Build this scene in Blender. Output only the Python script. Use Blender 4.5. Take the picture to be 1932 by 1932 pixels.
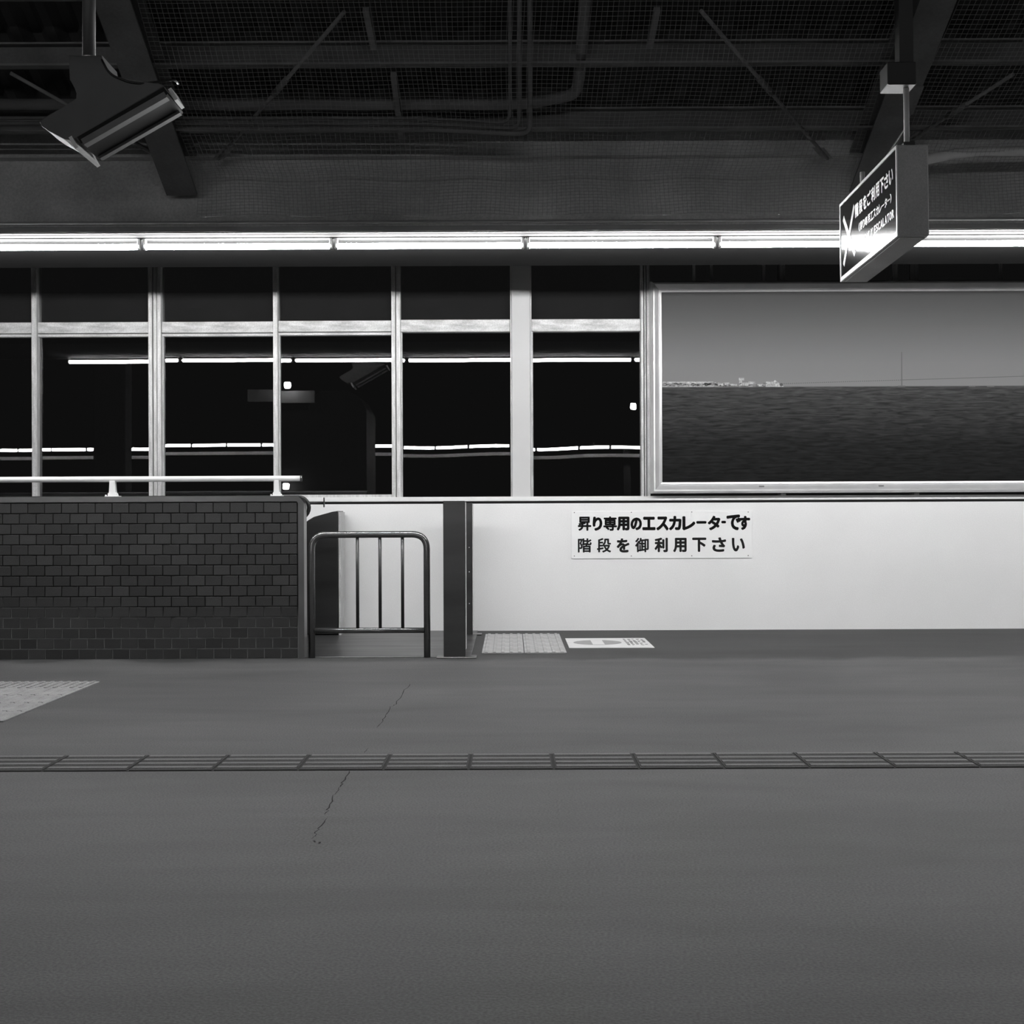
import bpy, bmesh, math, random
from mathutils import Vector, Matrix

# ------------------------------------------------------------------ scene, camera, world, exposure
for o in list(bpy.data.objects):
    bpy.data.objects.remove(o)
sc = bpy.context.scene
C = sc.collection
random.seed(7)

F = 2500.0                     # focal length in pixels of the 1932 frame
CX, CY = 964.0, 968.0          # vanishing point of the depth lines
ROLL = 0.0042                  # the photographer held the camera a quarter degree off level
CAM_Z = 1.0

cam_d = bpy.data.cameras.new('camera')
cam_d.sensor_width = 36.0
cam_d.sensor_fit = 'HORIZONTAL'
cam_d.lens = 36.0 * F / 1932.0
cam_d.shift_x = (966.0 - CX) / 1932.0
cam_d.shift_y = (CY - 966.0) / 1932.0
cam_d.clip_end = 300
cam = bpy.data.objects.new('camera', cam_d)
C.objects.link(cam)
cam.matrix_world = (Matrix.Translation((0, 0, CAM_Z)) @ Matrix.Rotation(math.pi / 2, 4, 'X')
                    @ Matrix.Rotation(-ROLL, 4, 'Z'))
sc.camera = cam

world = bpy.data.worlds.new('night')
sc.world = world
world.use_nodes = True
bg = world.node_tree.nodes['Background']
bg.inputs[0].default_value = (1, 1, 1, 1)
bg.inputs[1].default_value = 0.006

sc.view_settings.view_transform = 'Standard'
sc.view_settings.look = 'None'
sc.view_settings.gamma = 1.0
sc.view_settings.use_curve_mapping = False
sc.view_settings.exposure = 0.0

TUBE = 175.0                    # radiance of the fluorescent tubes
TUBE_FAR = 120.0               # the row on the far platform behind the viewpoint


def P(x, y, Y):
    """photo pixel on the vertical plane at distance Y -> world point"""
    dx, dy = x - CX, y - CY
    tx = dx - dy * ROLL
    ty = dx * ROLL + dy
    return Vector((tx * Y / F, Y, CAM_Z - ty * Y / F))


# ------------------------------------------------------------------ materials (all neutral greys: the photo is black and white)
def g(v):
    return (v, v, v, 1)


def mat(name, v, rough=0.5, metal=0.0, var=0.0, scale=5.0, stretch=(1, 1, 1), bump=0.0, bscale=60.0,
        fine=0.0, fscale=200.0, spec=0.5, coat=0.0):
    m = bpy.data.materials.new(name)
    m.use_nodes = True
    nt = m.node_tree
    b = nt.nodes['Principled BSDF']
    b.inputs['Roughness'].default_value = rough
    b.inputs['Metallic'].default_value = metal
    b.inputs['Specular IOR Level'].default_value = spec
    if coat:
        b.inputs['Coat Weight'].default_value = coat
        b.inputs['Coat Roughness'].default_value = 0.06
    tc = nt.nodes.new('ShaderNodeTexCoord')
    mp = nt.nodes.new('ShaderNodeMapping')
    mp.inputs['Scale'].default_value = stretch
    nt.links.new(tc.outputs['Object'], mp.inputs[0])
    n = nt.nodes.new('ShaderNodeTexNoise')
    n.inputs['Scale'].default_value = scale
    n.inputs['Detail'].default_value = 6
    nt.links.new(mp.outputs[0], n.inputs['Vector'])
    r = nt.nodes.new('ShaderNodeMapRange')
    r.inputs['From Min'].default_value = 0.3
    r.inputs['From Max'].default_value = 0.7
    r.inputs['To Min'].default_value = v * (1 - var)
    r.inputs['To Max'].default_value = v * (1 + var)
    nt.links.new(n.outputs['Fac'], r.inputs['Value'])
    out = r.outputs[0]
    if fine:
        n2 = nt.nodes.new('ShaderNodeTexNoise')
        n2.inputs['Scale'].default_value = fscale
        n2.inputs['Detail'].default_value = 2
        nt.links.new(tc.outputs['Object'], n2.inputs['Vector'])
        r2 = nt.nodes.new('ShaderNodeMapRange')
        r2.inputs['From Min'].default_value = 0.3
        r2.inputs['From Max'].default_value = 0.7
        r2.inputs['To Min'].default_value = 1 - fine
        r2.inputs['To Max'].default_value = 1 + fine
        nt.links.new(n2.outputs['Fac'], r2.inputs['Value'])
        mu = nt.nodes.new('ShaderNodeMath')
        mu.operation = 'MULTIPLY'
        nt.links.new(out, mu.inputs[0])
        nt.links.new(r2.outputs[0], mu.inputs[1])
        out = mu.outputs[0]
    nt.links.new(out, b.inputs['Base Color'])
    if bump:
        n3 = nt.nodes.new('ShaderNodeTexNoise')
        n3.inputs['Scale'].default_value = bscale
        n3.inputs['Detail'].default_value = 3
        nt.links.new(tc.outputs['Object'], n3.inputs['Vector'])
        bp = nt.nodes.new('ShaderNodeBump')
        bp.inputs['Strength'].default_value = bump
        bp.inputs['Distance'].default_value = 0.004
        nt.links.new(n3.outputs['Fac'], bp.inputs['Height'])
        nt.links.new(bp.outputs[0], b.inputs['Normal'])
    return m


def emit(name, s):
    m = bpy.data.materials.new(name)
    m.use_nodes = True
    nt = m.node_tree
    nt.nodes.remove(nt.nodes['Principled BSDF'])
    e = nt.nodes.new('ShaderNodeEmission')
    e.inputs[0].default_value = g(1)
    e.inputs[1].default_value = s
    nt.links.new(e.outputs[0], nt.nodes['Material Output'].inputs[0])
    return m


def glass_mat(name, seed, wave, matte=0.0):
    """night window: clear float glass with slight unevenness, seen against the dark"""
    m = bpy.data.materials.new(name)
    m.use_nodes = True
    nt = m.node_tree
    nt.nodes.remove(nt.nodes['Principled BSDF'])
    tr = nt.nodes.new('ShaderNodeBsdfTransparent')
    tr.inputs[0].default_value = g(0.85)
    gl = nt.nodes.new('ShaderNodeBsdfGlossy')
    gl.inputs['Roughness'].default_value = 0.0
    gl.inputs[0].default_value = g(1)
    fr = nt.nodes.new('ShaderNodeFresnel')
    fr.inputs['IOR'].default_value = 1.52
    mx = nt.nodes.new('ShaderNodeMixShader')
    tc = nt.nodes.new('ShaderNodeTexCoord')
    mp = nt.nodes.new('ShaderNodeMapping')
    mp.inputs['Location'].default_value = (seed * 3.1, seed * 1.7, seed)
    mp.inputs['Scale'].default_value = (1.0, 1.0, 0.25)
    n = nt.nodes.new('ShaderNodeTexNoise')
    n.inputs['Scale'].default_value = 1.6
    n.inputs['Detail'].default_value = 0
    bp = nt.nodes.new('ShaderNodeBump')
    bp.inputs['Strength'].default_value = 1.0
    bp.inputs['Distance'].default_value = wave
    nt.links.new(tc.outputs['Object'], mp.inputs[0])
    nt.links.new(mp.outputs[0], n.inputs['Vector'])
    nt.links.new(n.outputs['Fac'], bp.inputs['Height'])
    nt.links.new(bp.outputs[0], gl.inputs['Normal'])
    nt.links.new(fr.outputs[0], mx.inputs[0])
    nt.links.new(tr.outputs[0], mx.inputs[1])
    nt.links.new(gl.outputs[0], mx.inputs[2])
    last = mx.outputs[0]
    if matte:  # even grey diffuse share mixed over the clear glass
        df = nt.nodes.new('ShaderNodeBsdfDiffuse')
        df.inputs[0].default_value = g(0.5)
        m2 = nt.nodes.new('ShaderNodeMixShader')
        m2.inputs[0].default_value = matte
        nt.links.new(last, m2.inputs[1])
        nt.links.new(df.outputs[0], m2.inputs[2])
        last = m2.outputs[0]
    nt.links.new(last, nt.nodes['Material Output'].inputs[0])
    return m


def floor_mat():
    m = bpy.data.materials.new('asphalt')
    m.use_nodes = True
    nt = m.node_tree
    N, L = nt.nodes, nt.links
    b = N['Principled BSDF']
    b.inputs['Roughness'].default_value = 0.62
    b.inputs['Specular IOR Level'].default_value = 0.35
    tc = N.new('ShaderNodeTexCoord')

    def noise(scale, stretch, detail, lo, hi, f0=0.3, f1=0.7, dist=0.0):
        mp = N.new('ShaderNodeMapping')
        mp.inputs['Scale'].default_value = stretch
        mp.inputs['Rotation'].default_value = (0, 0, 0.12)
        L.new(tc.outputs['Object'], mp.inputs[0])
        n = N.new('ShaderNodeTexNoise')
        n.inputs['Scale'].default_value = scale
        n.inputs['Detail'].default_value = detail
        n.inputs['Distortion'].default_value = dist
        L.new(mp.outputs[0], n.inputs['Vector'])
        r = N.new('ShaderNodeMapRange')
        r.inputs['From Min'].default_value = f0
        r.inputs['From Max'].default_value = f1
        r.inputs['To Min'].default_value = lo
        r.inputs['To Max'].default_value = hi
        L.new(n.outputs['Fac'], r.inputs['Value'])
        return r.outputs[0], n

    def mul(a, c):
        q = N.new('ShaderNodeMath')
        q.operation = 'MULTIPLY'
        L.new(a, q.inputs[0])
        if isinstance(c, float):
            q.inputs[1].default_value = c
        else:
            L.new(c, q.inputs[1])
        return q.outputs[0]

    big, _ = noise(0.9, (0.55, 1.5, 1), 5, 0.74, 1.22, dist=0.6)       # trodden, streaky patches
    mid, _ = noise(4.0, (0.5, 2.0, 1), 4, 0.93, 1.07)
    fine, fn = noise(130.0, (1, 1, 1), 5, 0.60, 1.40)                   # aggregate
    # the older, darker paving along the wall: a band with a ragged seam
    sx = N.new('ShaderNodeSeparateXYZ')
    L.new(tc.outputs['Object'], sx.inputs[0])
    wob, _ = noise(2.0, (1, 1, 1), 3, -0.10, 0.10)
    ad = N.new('ShaderNodeMath')
    ad.operation = 'ADD'
    L.new(sx.outputs['Y'], ad.inputs[0])
    L.new(wob, ad.inputs[1])
    seam = N.new('ShaderNodeMapRange')
    seam.inputs['From Min'].default_value = 8.93
    seam.inputs['From Max'].default_value = 9.12
    seam.inputs['To Min'].default_value = 1.0
    seam.inputs['To Max'].default_value = 0.50
    L.new(ad.outputs[0], seam.inputs['Value'])
    v = mul(mul(mul(big, mid), fine), seam.outputs[0])
    v = mul(v, 0.086)
    L.new(v, b.inputs['Base Color'])
    bp = N.new('ShaderNodeBump')
    bp.inputs['Strength'].default_value = 0.35
    bp.inputs['Distance'].default_value = 0.003
    L.new(fn.outputs['Fac'], bp.inputs['Height'])
    L.new(bp.outputs[0], b.inputs['Normal'])
    return m


def mortar_mat():
    """dark recessed joints, with pale lime deposits in the lowest courses"""
    m = bpy.data.materials.new('mortar')
    m.use_nodes = True
    nt = m.node_tree
    N, L = nt.nodes, nt.links
    b = N['Principled BSDF']
    b.inputs['Roughness'].default_value = 0.9
    ge = N.new('ShaderNodeNewGeometry')
    sx = N.new('ShaderNodeSeparateXYZ')
    L.new(ge.outputs['Position'], sx.inputs[0])
    n = N.new('ShaderNodeTexNoise')
    n.inputs['Scale'].default_value = 1.4
    n.inputs['Detail'].default_value = 5
    L.new(ge.outputs['Position'], n.inputs['Vector'])
    a = N.new('ShaderNodeMath')
    a.operation = 'MULTIPLY_ADD'
    L.new(n.outputs['Fac'], a.inputs[0])
    a.inputs[1].default_value = 0.35
    L.new(sx.outputs['Z'], a.inputs[2])
    r = N.new('ShaderNodeMapRange')
    r.inputs['From Min'].default_value = 0.40
    r.inputs['From Max'].default_value = 0.58
    r.inputs['To Min'].default_value = 0.30
    r.inputs['To Max'].default_value = 0.008
    L.new(a.outputs[0], r.inputs['Value'])
    L.new(r.outputs[0], b.inputs['Base Color'])
    return m


def print_mat():
    """the printed photograph: overcast sky brightening to the horizon above a dark choppy sea"""
    m = bpy.data.materials.new('sea_print')
    m.use_nodes = True
    nt = m.node_tree
    N, L = nt.nodes, nt.links
    b = N['Principled BSDF']
    b.inputs['Roughness'].default_value = 0.7
    b.inputs['Specular IOR Level'].default_value = 0.1
    tc = N.new('ShaderNodeTexCoord')
    sx = N.new('ShaderNodeSeparateXYZ')
    L.new(tc.outputs['Generated'], sx.inputs[0])
    cr = N.new('ShaderNodeValToRGB')
    e = cr.color_ramp.elements
    e[0].position = 0.0
    e[0].color = g(0.009)
    e[1].position = 0.499
    e[1].color = g(0.052)
    for p_, v_ in ((0.2, 0.014), (0.502, 0.205), (0.62, 0.185), (0.82, 0.115), (1.0, 0.065)):
        q = e.new(p_)
        q.color = g(v_)
    L.new(sx.outputs['Z'], cr.inputs[0])
    mp = N.new('ShaderNodeMapping')
    mp.inputs['Scale'].default_value = (9, 1, 42)
    L.new(tc.outputs['Generated'], mp.inputs[0])
    n = N.new('ShaderNodeTexNoise')
    n.inputs['Scale'].default_value = 2.2
    n.inputs['Detail'].default_value = 6
    n.inputs['Distortion'].default_value = 0.7
    L.new(mp.outputs[0], n.inputs['Vector'])
    wr = N.new('ShaderNodeMapRange')
    wr.inputs['From Min'].default_value = 0.3
    wr.inputs['From Max'].default_value = 0.72
    wr.inputs['To Min'].default_value = 0.45
    wr.inputs['To Max'].default_value = 1.6
    L.new(n.outputs['Fac'], wr.inputs['Value'])
    isea = N.new('ShaderNodeMath')
    isea.operation = 'LESS_THAN'
    isea.inputs[1].default_value = 0.50
    L.new(sx.outputs['Z'], isea.inputs[0])
    mx = N.new('ShaderNodeMix')
    mx.data_type = 'FLOAT'
    L.new(isea.outputs[0], mx.inputs[0])
    mx.inputs[2].default_value = 1.0
    L.new(wr.outputs[0], mx.inputs[3])
    mu = N.new('ShaderNodeMix')
    mu.data_type = 'RGBA'
    mu.blend_type = 'MULTIPLY'
    mu.inputs[0].default_value = 1.0
    L.new(cr.outputs[0], mu.inputs[6])
    cc = N.new('ShaderNodeCombineColor')
    for k in range(3):
        L.new(mx.outputs[0], cc.inputs[k])
    L.new(cc.outputs[0], mu.inputs[7])
    L.new(mu.outputs[2], b.inputs['Base Color'])
    return m


M = dict(
    floor=floor_mat(),
    wall=mat('white_render', 0.80, 0.85, var=0.03, scale=1.2, fine=0.03, fscale=120, bump=0.15, bscale=120, spec=0.2),
    ledge=mat('white_paint', 0.80, 0.6, var=0.04, scale=3),
    gap_dark=mat('gap_shade', 0.03, 0.7),
    alu=mat('weathered_aluminium', 0.52, 0.45, 0.25, var=0.22, scale=14, stretch=(3, 3, 0.5), fine=0.12, fscale=150),
    alu_h=mat('weathered_aluminium_rail', 0.52, 0.5, 0.2, var=0.28, scale=11, stretch=(0.6, 3, 2.5), fine=0.15, fscale=130),
    alu_dark=mat('aluminium_shadow_gap', 0.18, 0.5, 0.3),
    pillar=mat('white_column_paint', 0.55, 0.55, var=0.03, scale=2),
    soffit=mat('grey_soffit', 0.048, 0.95, var=0.05, scale=1.5, spec=0.0),
    fascia=mat('grey_mortar', 0.40, 0.9, var=0.22, scale=2.2, fine=0.12, fscale=70, bump=0.3, bscale=30),
    lip=mat('fascia_lip', 0.26, 0.7, var=0.1, scale=6),
    steel_dark=mat('painted_roof_steel', 0.09, 0.6, 0.0, var=0.3, scale=4, fine=0.1, fscale=60),
    steel_pale=mat('pale_roof_steel', 0.15, 0.6, 0.0, var=0.25, scale=6),
    deck=mat('roof_sheet', 0.035, 0.8, var=0.25, scale=3),
    net=mat('net_cord', 0.20, 0.8),
    pipe=mat('pipe_grey', 0.13, 0.6, var=0.15, scale=5),
    pipe_pale=mat('pipe_pale', 0.55, 0.7, var=0.15, scale=5),
    brick=mat('brown_tile', 0.042, 0.55, var=0.30, scale=1.1, fine=0.25, fscale=220, bump=0.3, bscale=160),
    mortar=mortar_mat(),
    stainless=mat('satin_stainless', 0.17, 0.30, 1.0, var=0.12, scale=4),
    stainless_dk=mat('dull_stainless', 0.065, 0.34, 0.85, var=0.30, scale=1.6, stretch=(0.4, 0.4, 2.2)),
    chrome=mat('polished_frame', 0.72, 0.26, 0.45, var=0.08, scale=5),
    bar_steel=mat('dark_bar', 0.06, 0.4, 0.6),
    tube_steel=mat('galvanised_tube', 0.20, 0.27, 0.85, var=0.15, scale=8, fine=0.1, fscale=120),
    rail=mat('white_handrail', 0.75, 0.30, 0.0, var=0.05, scale=8),
    belt=mat('black_rubber', 0.012, 0.45),
    landing=mat('landing_plate', 0.13, 0.38, 0.8, var=0.35, scale=2.5, stretch=(0.5, 3, 1)),
    plate=mat('sign_plate', 0.84, 0.5, var=0.01, scale=3),
    ink=mat('black_ink', 0.006, 0.8, spec=0.1),
    ink2=mat('dark_ink', 0.016, 0.8, spec=0.1),
    screw=mat('screw_head', 0.05, 0.5, 0.5),
    tactile=mat('tactile_tile', 0.42, 0.7, var=0.16, scale=6, fine=0.22, fscale=180, bump=0.3, bscale=150),
    tactile_dim=mat('tactile_tile_worn', 0.31, 0.7, var=0.16, scale=6, fine=0.22, fscale=180, bump=0.3, bscale=150),
    guide=mat('guide_tile', 0.165, 0.65, var=0.14, scale=2.5, fine=0.22, fscale=200, bump=0.3, bscale=150),
    groove=mat('groove_dark', 0.06, 0.9, var=0.2, scale=20),  # base of the guide tiles, darker between the ridges
    joint=mat('dark_joint', 0.03, 0.9),
    fsign=mat('floor_sign_white', 0.74, 0.6, var=0.04, scale=8),
    fgrey=mat('floor_sign_grey', 0.33, 0.6, var=0.08, scale=20),
    fink=mat('floor_sign_ink', 0.10, 0.6),
    crack=mat('crack', 0.012, 1.0),
    case=mat('sign_case', 0.42, 0.55, 0.0, var=0.08, scale=6, fine=0.1, fscale=150),
    face=mat('sign_face', 0.010, 0.125, 0.0, spec=0.5, coat=0.25),
    rim=mat('sign_rim', 0.75, 0.35, 0.3),
    white=mat('sign_white', 0.85, 0.5),
    cross=mat('sign_cross', 0.35, 0.5),
    monitor=mat('monitor_case', 0.11, 0.6, var=0.1, scale=4),
    screen=mat('dark_screen', 0.015, 0.6, spec=0.15),
    batten=mat('lamp_batten', 0.10, 0.9, spec=0.0),
    socket=mat('lamp_socket', 0.5, 0.5),
    coast=mat('coast_print', 0.36, 0.6, var=0.5, scale=60, spec=0.2),
    coast_dk=mat('coast_print_dark', 0.08, 0.6, spec=0.2),
    bridge=mat('bridge_print', 0.12, 0.6, spec=0.2),
    sea=print_mat(),
    tube=emit('tube_glow', TUBE),
    tube_far=emit('far_tube_glow', TUBE_FAR),
    spot=emit('spot_glow', 60.0),
    dark=mat('dark_paint', 0.03, 0.6),
    board=mat('pale_board', 0.8, 0.5),
)


# ------------------------------------------------------------------ mesh helpers
class MB:
    def __init__(s):
        s.bm = bmesh.new()

    def box(s, x0, x1, y0, y1, z0, z1, bev=0.0):
        v = [s.bm.verts.new((x, y, z)) for x in (x0, x1) for y in (y0, y1) for z in (z0, z1)]
        fs = [(0, 1, 3, 2), (4, 6, 7, 5), (0, 4, 5, 1), (2, 3, 7, 6), (0, 2, 6, 4), (1, 5, 7, 3)]
        f = [s.bm.faces.new([v[i] for i in q]) for q in fs]
        if bev:
            ed = list({e for q in f for e in q.edges})
            bmesh.ops.bevel(s.bm, geom=ed, offset=bev, segments=1, affect='EDGES', profile=0.5)
        return s

    def prism(s, pts, dvec, bev=0.0):
        """closed polygon (3D points) swept along dvec"""
        d = Vector(dvec)
        a = [s.bm.verts.new(p) for p in pts]
        b = [s.bm.verts.new(Vector(p) + d) for p in pts]
        n = len(pts)
        fs = [s.bm.faces.new(a), s.bm.faces.new(list(reversed(b)))]
        for i in range(n):
            j = (i + 1) % n
            fs.append(s.bm.faces.new((a[j], a[i], b[i], b[j])))
        if bev:
            ed = list(fs[0].edges) + list(fs[1].edges)
            bmesh.ops.bevel(s.bm, geom=ed, offset=bev, segments=2, affect='EDGES', profile=0.5)
        return s

    def tube(s, path, r, n=12, cap=True, radii=None):
        path = [Vector(p) for p in path]
        rings = []
        up = None
        for i, p in enumerate(path):
            if i == 0:
                t = path[1] - path[0]
            elif i == len(path) - 1:
                t = path[-1] - path[-2]
            else:
                t = (path[i + 1] - p).normalized() + (p - path[i - 1]).normalized()
            t.normalize()
            if up is None:
                ref = Vector((0, 0, 1)) if abs(t.z) < 0.9 else Vector((0, 1, 0))
                up = (ref - t * ref.dot(t)).normalized()
            else:
                up = (up - t * up.dot(t)).normalized()
            sd = t.cross(up)
            rr = radii[i] if radii else r
            rings.append([s.bm.verts.new(p + (up * math.cos(2 * math.pi * k / n) + sd * math.sin(2 * math.pi * k / n)) * rr)
                          for k in range(n)])
        for a, b in zip(rings, rings[1:]):
            for k in range(n):
                f = s.bm.faces.new((a[k], a[(k + 1) % n], b[(k + 1) % n], b[k]))
                f.smooth = n > 6
        if cap:
            s.bm.faces.new(list(reversed(rings[0])))
            s.bm.faces.new(rings[-1])
        return s

    def loft(s, A, B):
        """two matching closed rings -> prism with mitred ends"""
        a = [s.bm.verts.new(p) for p in A]
        b = [s.bm.verts.new(p) for p in B]
        n = len(a)
        s.bm.faces.new(a)
        s.bm.faces.new(list(reversed(b)))
        for i in range(n):
            j = (i + 1) % n
            s.bm.faces.new((a[j], a[i], b[i], b[j]))
        return s

    def mesh(s, name):
        bmesh.ops.recalc_face_normals(s.bm, faces=s.bm.faces)
        me = bpy.data.meshes.new(name)
        s.bm.to_mesh(me)
        s.bm.free()
        return me

    def build(s, name, m, parent=None, local=False):
        """world coordinates in; origin at the parent, or at the base centre for a top-level mesh"""
        if not local:
            if parent is not None:
                off = parent.location.copy()
                q = parent.parent
                while q is not None:
                    off += q.location
                    q = q.parent
            else:
                co = [v.co for v in s.bm.verts]
                off = Vector(((min(c.x for c in co) + max(c.x for c in co)) / 2,
                              (min(c.y for c in co) + max(c.y for c in co)) / 2, min(c.z for c in co)))
            for v in s.bm.verts:
                v.co -= off
        else:
            off = Vector((0, 0, 0))
        me = s.mesh(name)
        o = bpy.data.objects.new(name, me)
        C.objects.link(o)
        me.materials.append(M[m] if isinstance(m, str) else m)
        if parent is not None:
            o.parent = parent
        elif not local:
            o.location = off
        return o


def empty(name, loc):
    o = bpy.data.objects.new(name, None)
    o.empty_display_size = 0.1
    o.location = loc
    C.objects.link(o)
    return o


def tag(o, label, cat, group=None, kind=None):
    o['label'] = label
    o['category'] = cat
    if group:
        o['group'] = group
    if kind:
        o['kind'] = kind
    return o


def copy_tree(o, parent=None):
    c = o.copy()
    C.objects.link(c)
    c.parent = parent
    for ch in list(o.children):
        copy_tree(ch, c)
    return c


# ------------------------------------------------------------------ lettering
_glyphs = {}


def glyph(ch):
    key = ch
    if key not in _glyphs:
        cu = bpy.data.curves.new('glyph', 'FONT')
        cu.body = ch
        cu.size = 1.0
        cu.resolution_u = 4
        ob = bpy.data.objects.new('glyph', cu)
        C.objects.link(ob)
        dg = bpy.context.evaluated_depsgraph_get()
        me = bpy.data.meshes.new_from_object(ob.evaluated_get(dg))
        vs = [v.co.copy() for v in me.vertices]
        fs = [tuple(p.vertices) for p in me.polygons]
        bpy.data.objects.remove(ob)
        bpy.data.curves.remove(cu)
        bpy.data.meshes.remove(me)
        _glyphs[key] = (vs, fs)
    return _glyphs[key]


def letter(mb, ch, u0, u1, v0, v1, org, U, V, thick, bold=0.0):
    """fit one character into the rectangle u0..u1, v0..v1 of the plane org + u*U + v*V, raised by thick"""
    vs, fs = glyph(ch)
    if not vs:
        return
    a0, a1 = min(v.x for v in vs), max(v.x for v in vs)
    b0, b1 = min(v.y for v in vs), max(v.y for v in vs)
    U, V, org = Vector(U), Vector(V), Vector(org)
    Nn = U.cross(V).normalized()
    u0, u1, v0, v1 = u0 + bold, u1 - bold, v0 + bold, v1 - bold
    offs = [(0.0, 0.0)] + [(bold * math.cos(k * math.pi / 4), bold * math.sin(k * math.pi / 4)) for k in range(8)]
    for k, (ox, oy) in enumerate(offs if bold else offs[:1]):     # a heavier stroke: the outline spread a little all round
        q = []
        for v in vs:
            u = u0 + (v.x - a0) / max(a1 - a0, 1e-6) * (u1 - u0) + ox
            w = v0 + (v.y - b0) / max(b1 - b0, 1e-6) * (v1 - v0) + oy
            q.append(mb.bm.verts.new(org + U * u + V * w + Nn * (thick + 0.00002 * k)))
        for f in fs:
            try:
                mb.bm.faces.new([q[i] for i in f])
            except ValueError:
                pass


# ------------------------------------------------------------------ planes of the place
YW = 11.26          # white wall
YG = 11.36          # window glass
YB = 9.17           # brick parapet front
YT = 8.43           # tube row
ZT = P(964, 463, YT).z
YF = 8.28           # fascia front / soffit front edge
ZS = ZT + 0.055     # soffit underside
XL, XR = -9.0, 8.0

# floor
fl = MB()
fl.box(-12, 12, -5.0, 11.6, -0.25, 0.0)
floor = fl.build('floor', 'floor', None, True)
tag(floor, 'worn grey asphalt platform floor with a crack and rows of tactile tiles', 'floor', kind='structure')

# white wall with ledge and shadow gap
ztop = P(964, 937, YW).z
wb = MB()
wb.box(XL, XR, YW, YW + 0.3, 0, P(964, 950, YW).z)
wall = wb.build('wall_back', 'wall')
tag(wall, 'long bright white rendered wall below the row of dark windows', 'wall', kind='structure')
q = MB()
q.box(XL, XR, YW + 0.012, YW + 0.29, P(964, 950, YW).z, P(964, 945.5, YW).z)
q.build('shadow_gap', 'gap_dark', wall)  # recessed joint below the ledge, its shade put into the dark colour
q = MB()
q.box(XL, XR, YW - 0.025, YW + 0.3, P(964, 945.5, YW).z, ztop, 0.004)
t1 = q.build('trim_1', 'ledge')
tag(t1, 'white window ledge running along the top of the white wall', 'ledge', kind='structure')

# soffit + fascia
q = MB()
q.box(XL, XR, YF + 0.012, 9.42, ZS, ZS + 0.10)
t2 = q.build('trim_2', 'soffit')
tag(t2, 'plain soffit board above the glowing tube lamps', 'soffit', kind='structure')
ztop_f = P(964, 300, YF).z
q = MB()
q.box(XL, XR, YF, YF + 0.22, ZS + 0.10, ztop_f)
q.box(XL, XR, YF, YF + 0.012, ZS - 0.002, ZS + 0.10)
wu = q.build('wall_upper', 'fascia')
tag(wu, 'grey mortar fascia band above the tube lamps behind netting', 'fascia', kind='structure')
q = MB()
q.box(XL, XR, YF - 0.018, YF, ZS + 0.004, ZS + 0.036, 0.003)
q.build('lip', 'lip', wu)
q = MB()
q.tube([(XL, YF - 0.014, ZS + 0.062), (XR, YF - 0.014, ZS + 0.062)], 0.009, 8)
q.build('conduit', 'lip', wu)

# ------------------------------------------------------------------ windows
zhead = 3.35
bays = [  # x0, x1, transom top, transom bottom, pane bottom, tilt of the lower pane (mrad)
    (-400, -165, 606, 633, 935, -1.0), (-140, 66, 606, 633, 935, -1.2), (76, 285, 606, 633, 935, -0.9), (309, 519, 606, 633, 935, 1.0),
    (528, 741, 605, 632, 932, 0.2), (758, 964, 604, 627, 937, -0.1), (1004, 1209, 604, 627, 937, -1.4),
    (1227, 1470, 604, 627, 937, 0.0), (1480, 1720, 604, 627, 937, 0.0), (1730, 1960, 604, 627, 937, 0.0), (1970, 2250, 604, 627, 937, 0.0)]
mull = {1: [(66, 76)], 2: [(285, 292.5), (293.5, 300.5), (301.5, 309)], 3: [(519, 528)], 4: [(741, 748.5), (749.5, 758)],
        5: [], 6: [(1209, 1214), (1215.5, 1219), (1220, 1226)], 0: [(-165, -140)], 7: [(1470, 1480)], 8: [(1720, 1730)], 9: [(1960, 1970)], 10: []}
where = ['farthest left window bay, past the edge of the brick parapet view', 'narrow sliver of dark window at the left end above the handrail',
         'dark night window second from left, left of the triple-ribbed mullion', 'dark night window right of the triple-ribbed mullion above the handrail',
         'dark night window above the barrier gate, reflecting a pale shelter', 'dark night window just left of the wide white column',
         'dark night window between the wide white column and the sea poster', 'dark window strip above the left part of the sea poster',
         'dark window strip above the middle of the sea poster', 'dark window strip above the right part of the sea poster',
         'dark window strip past the right end of the sea poster']
ym = CY
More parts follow.
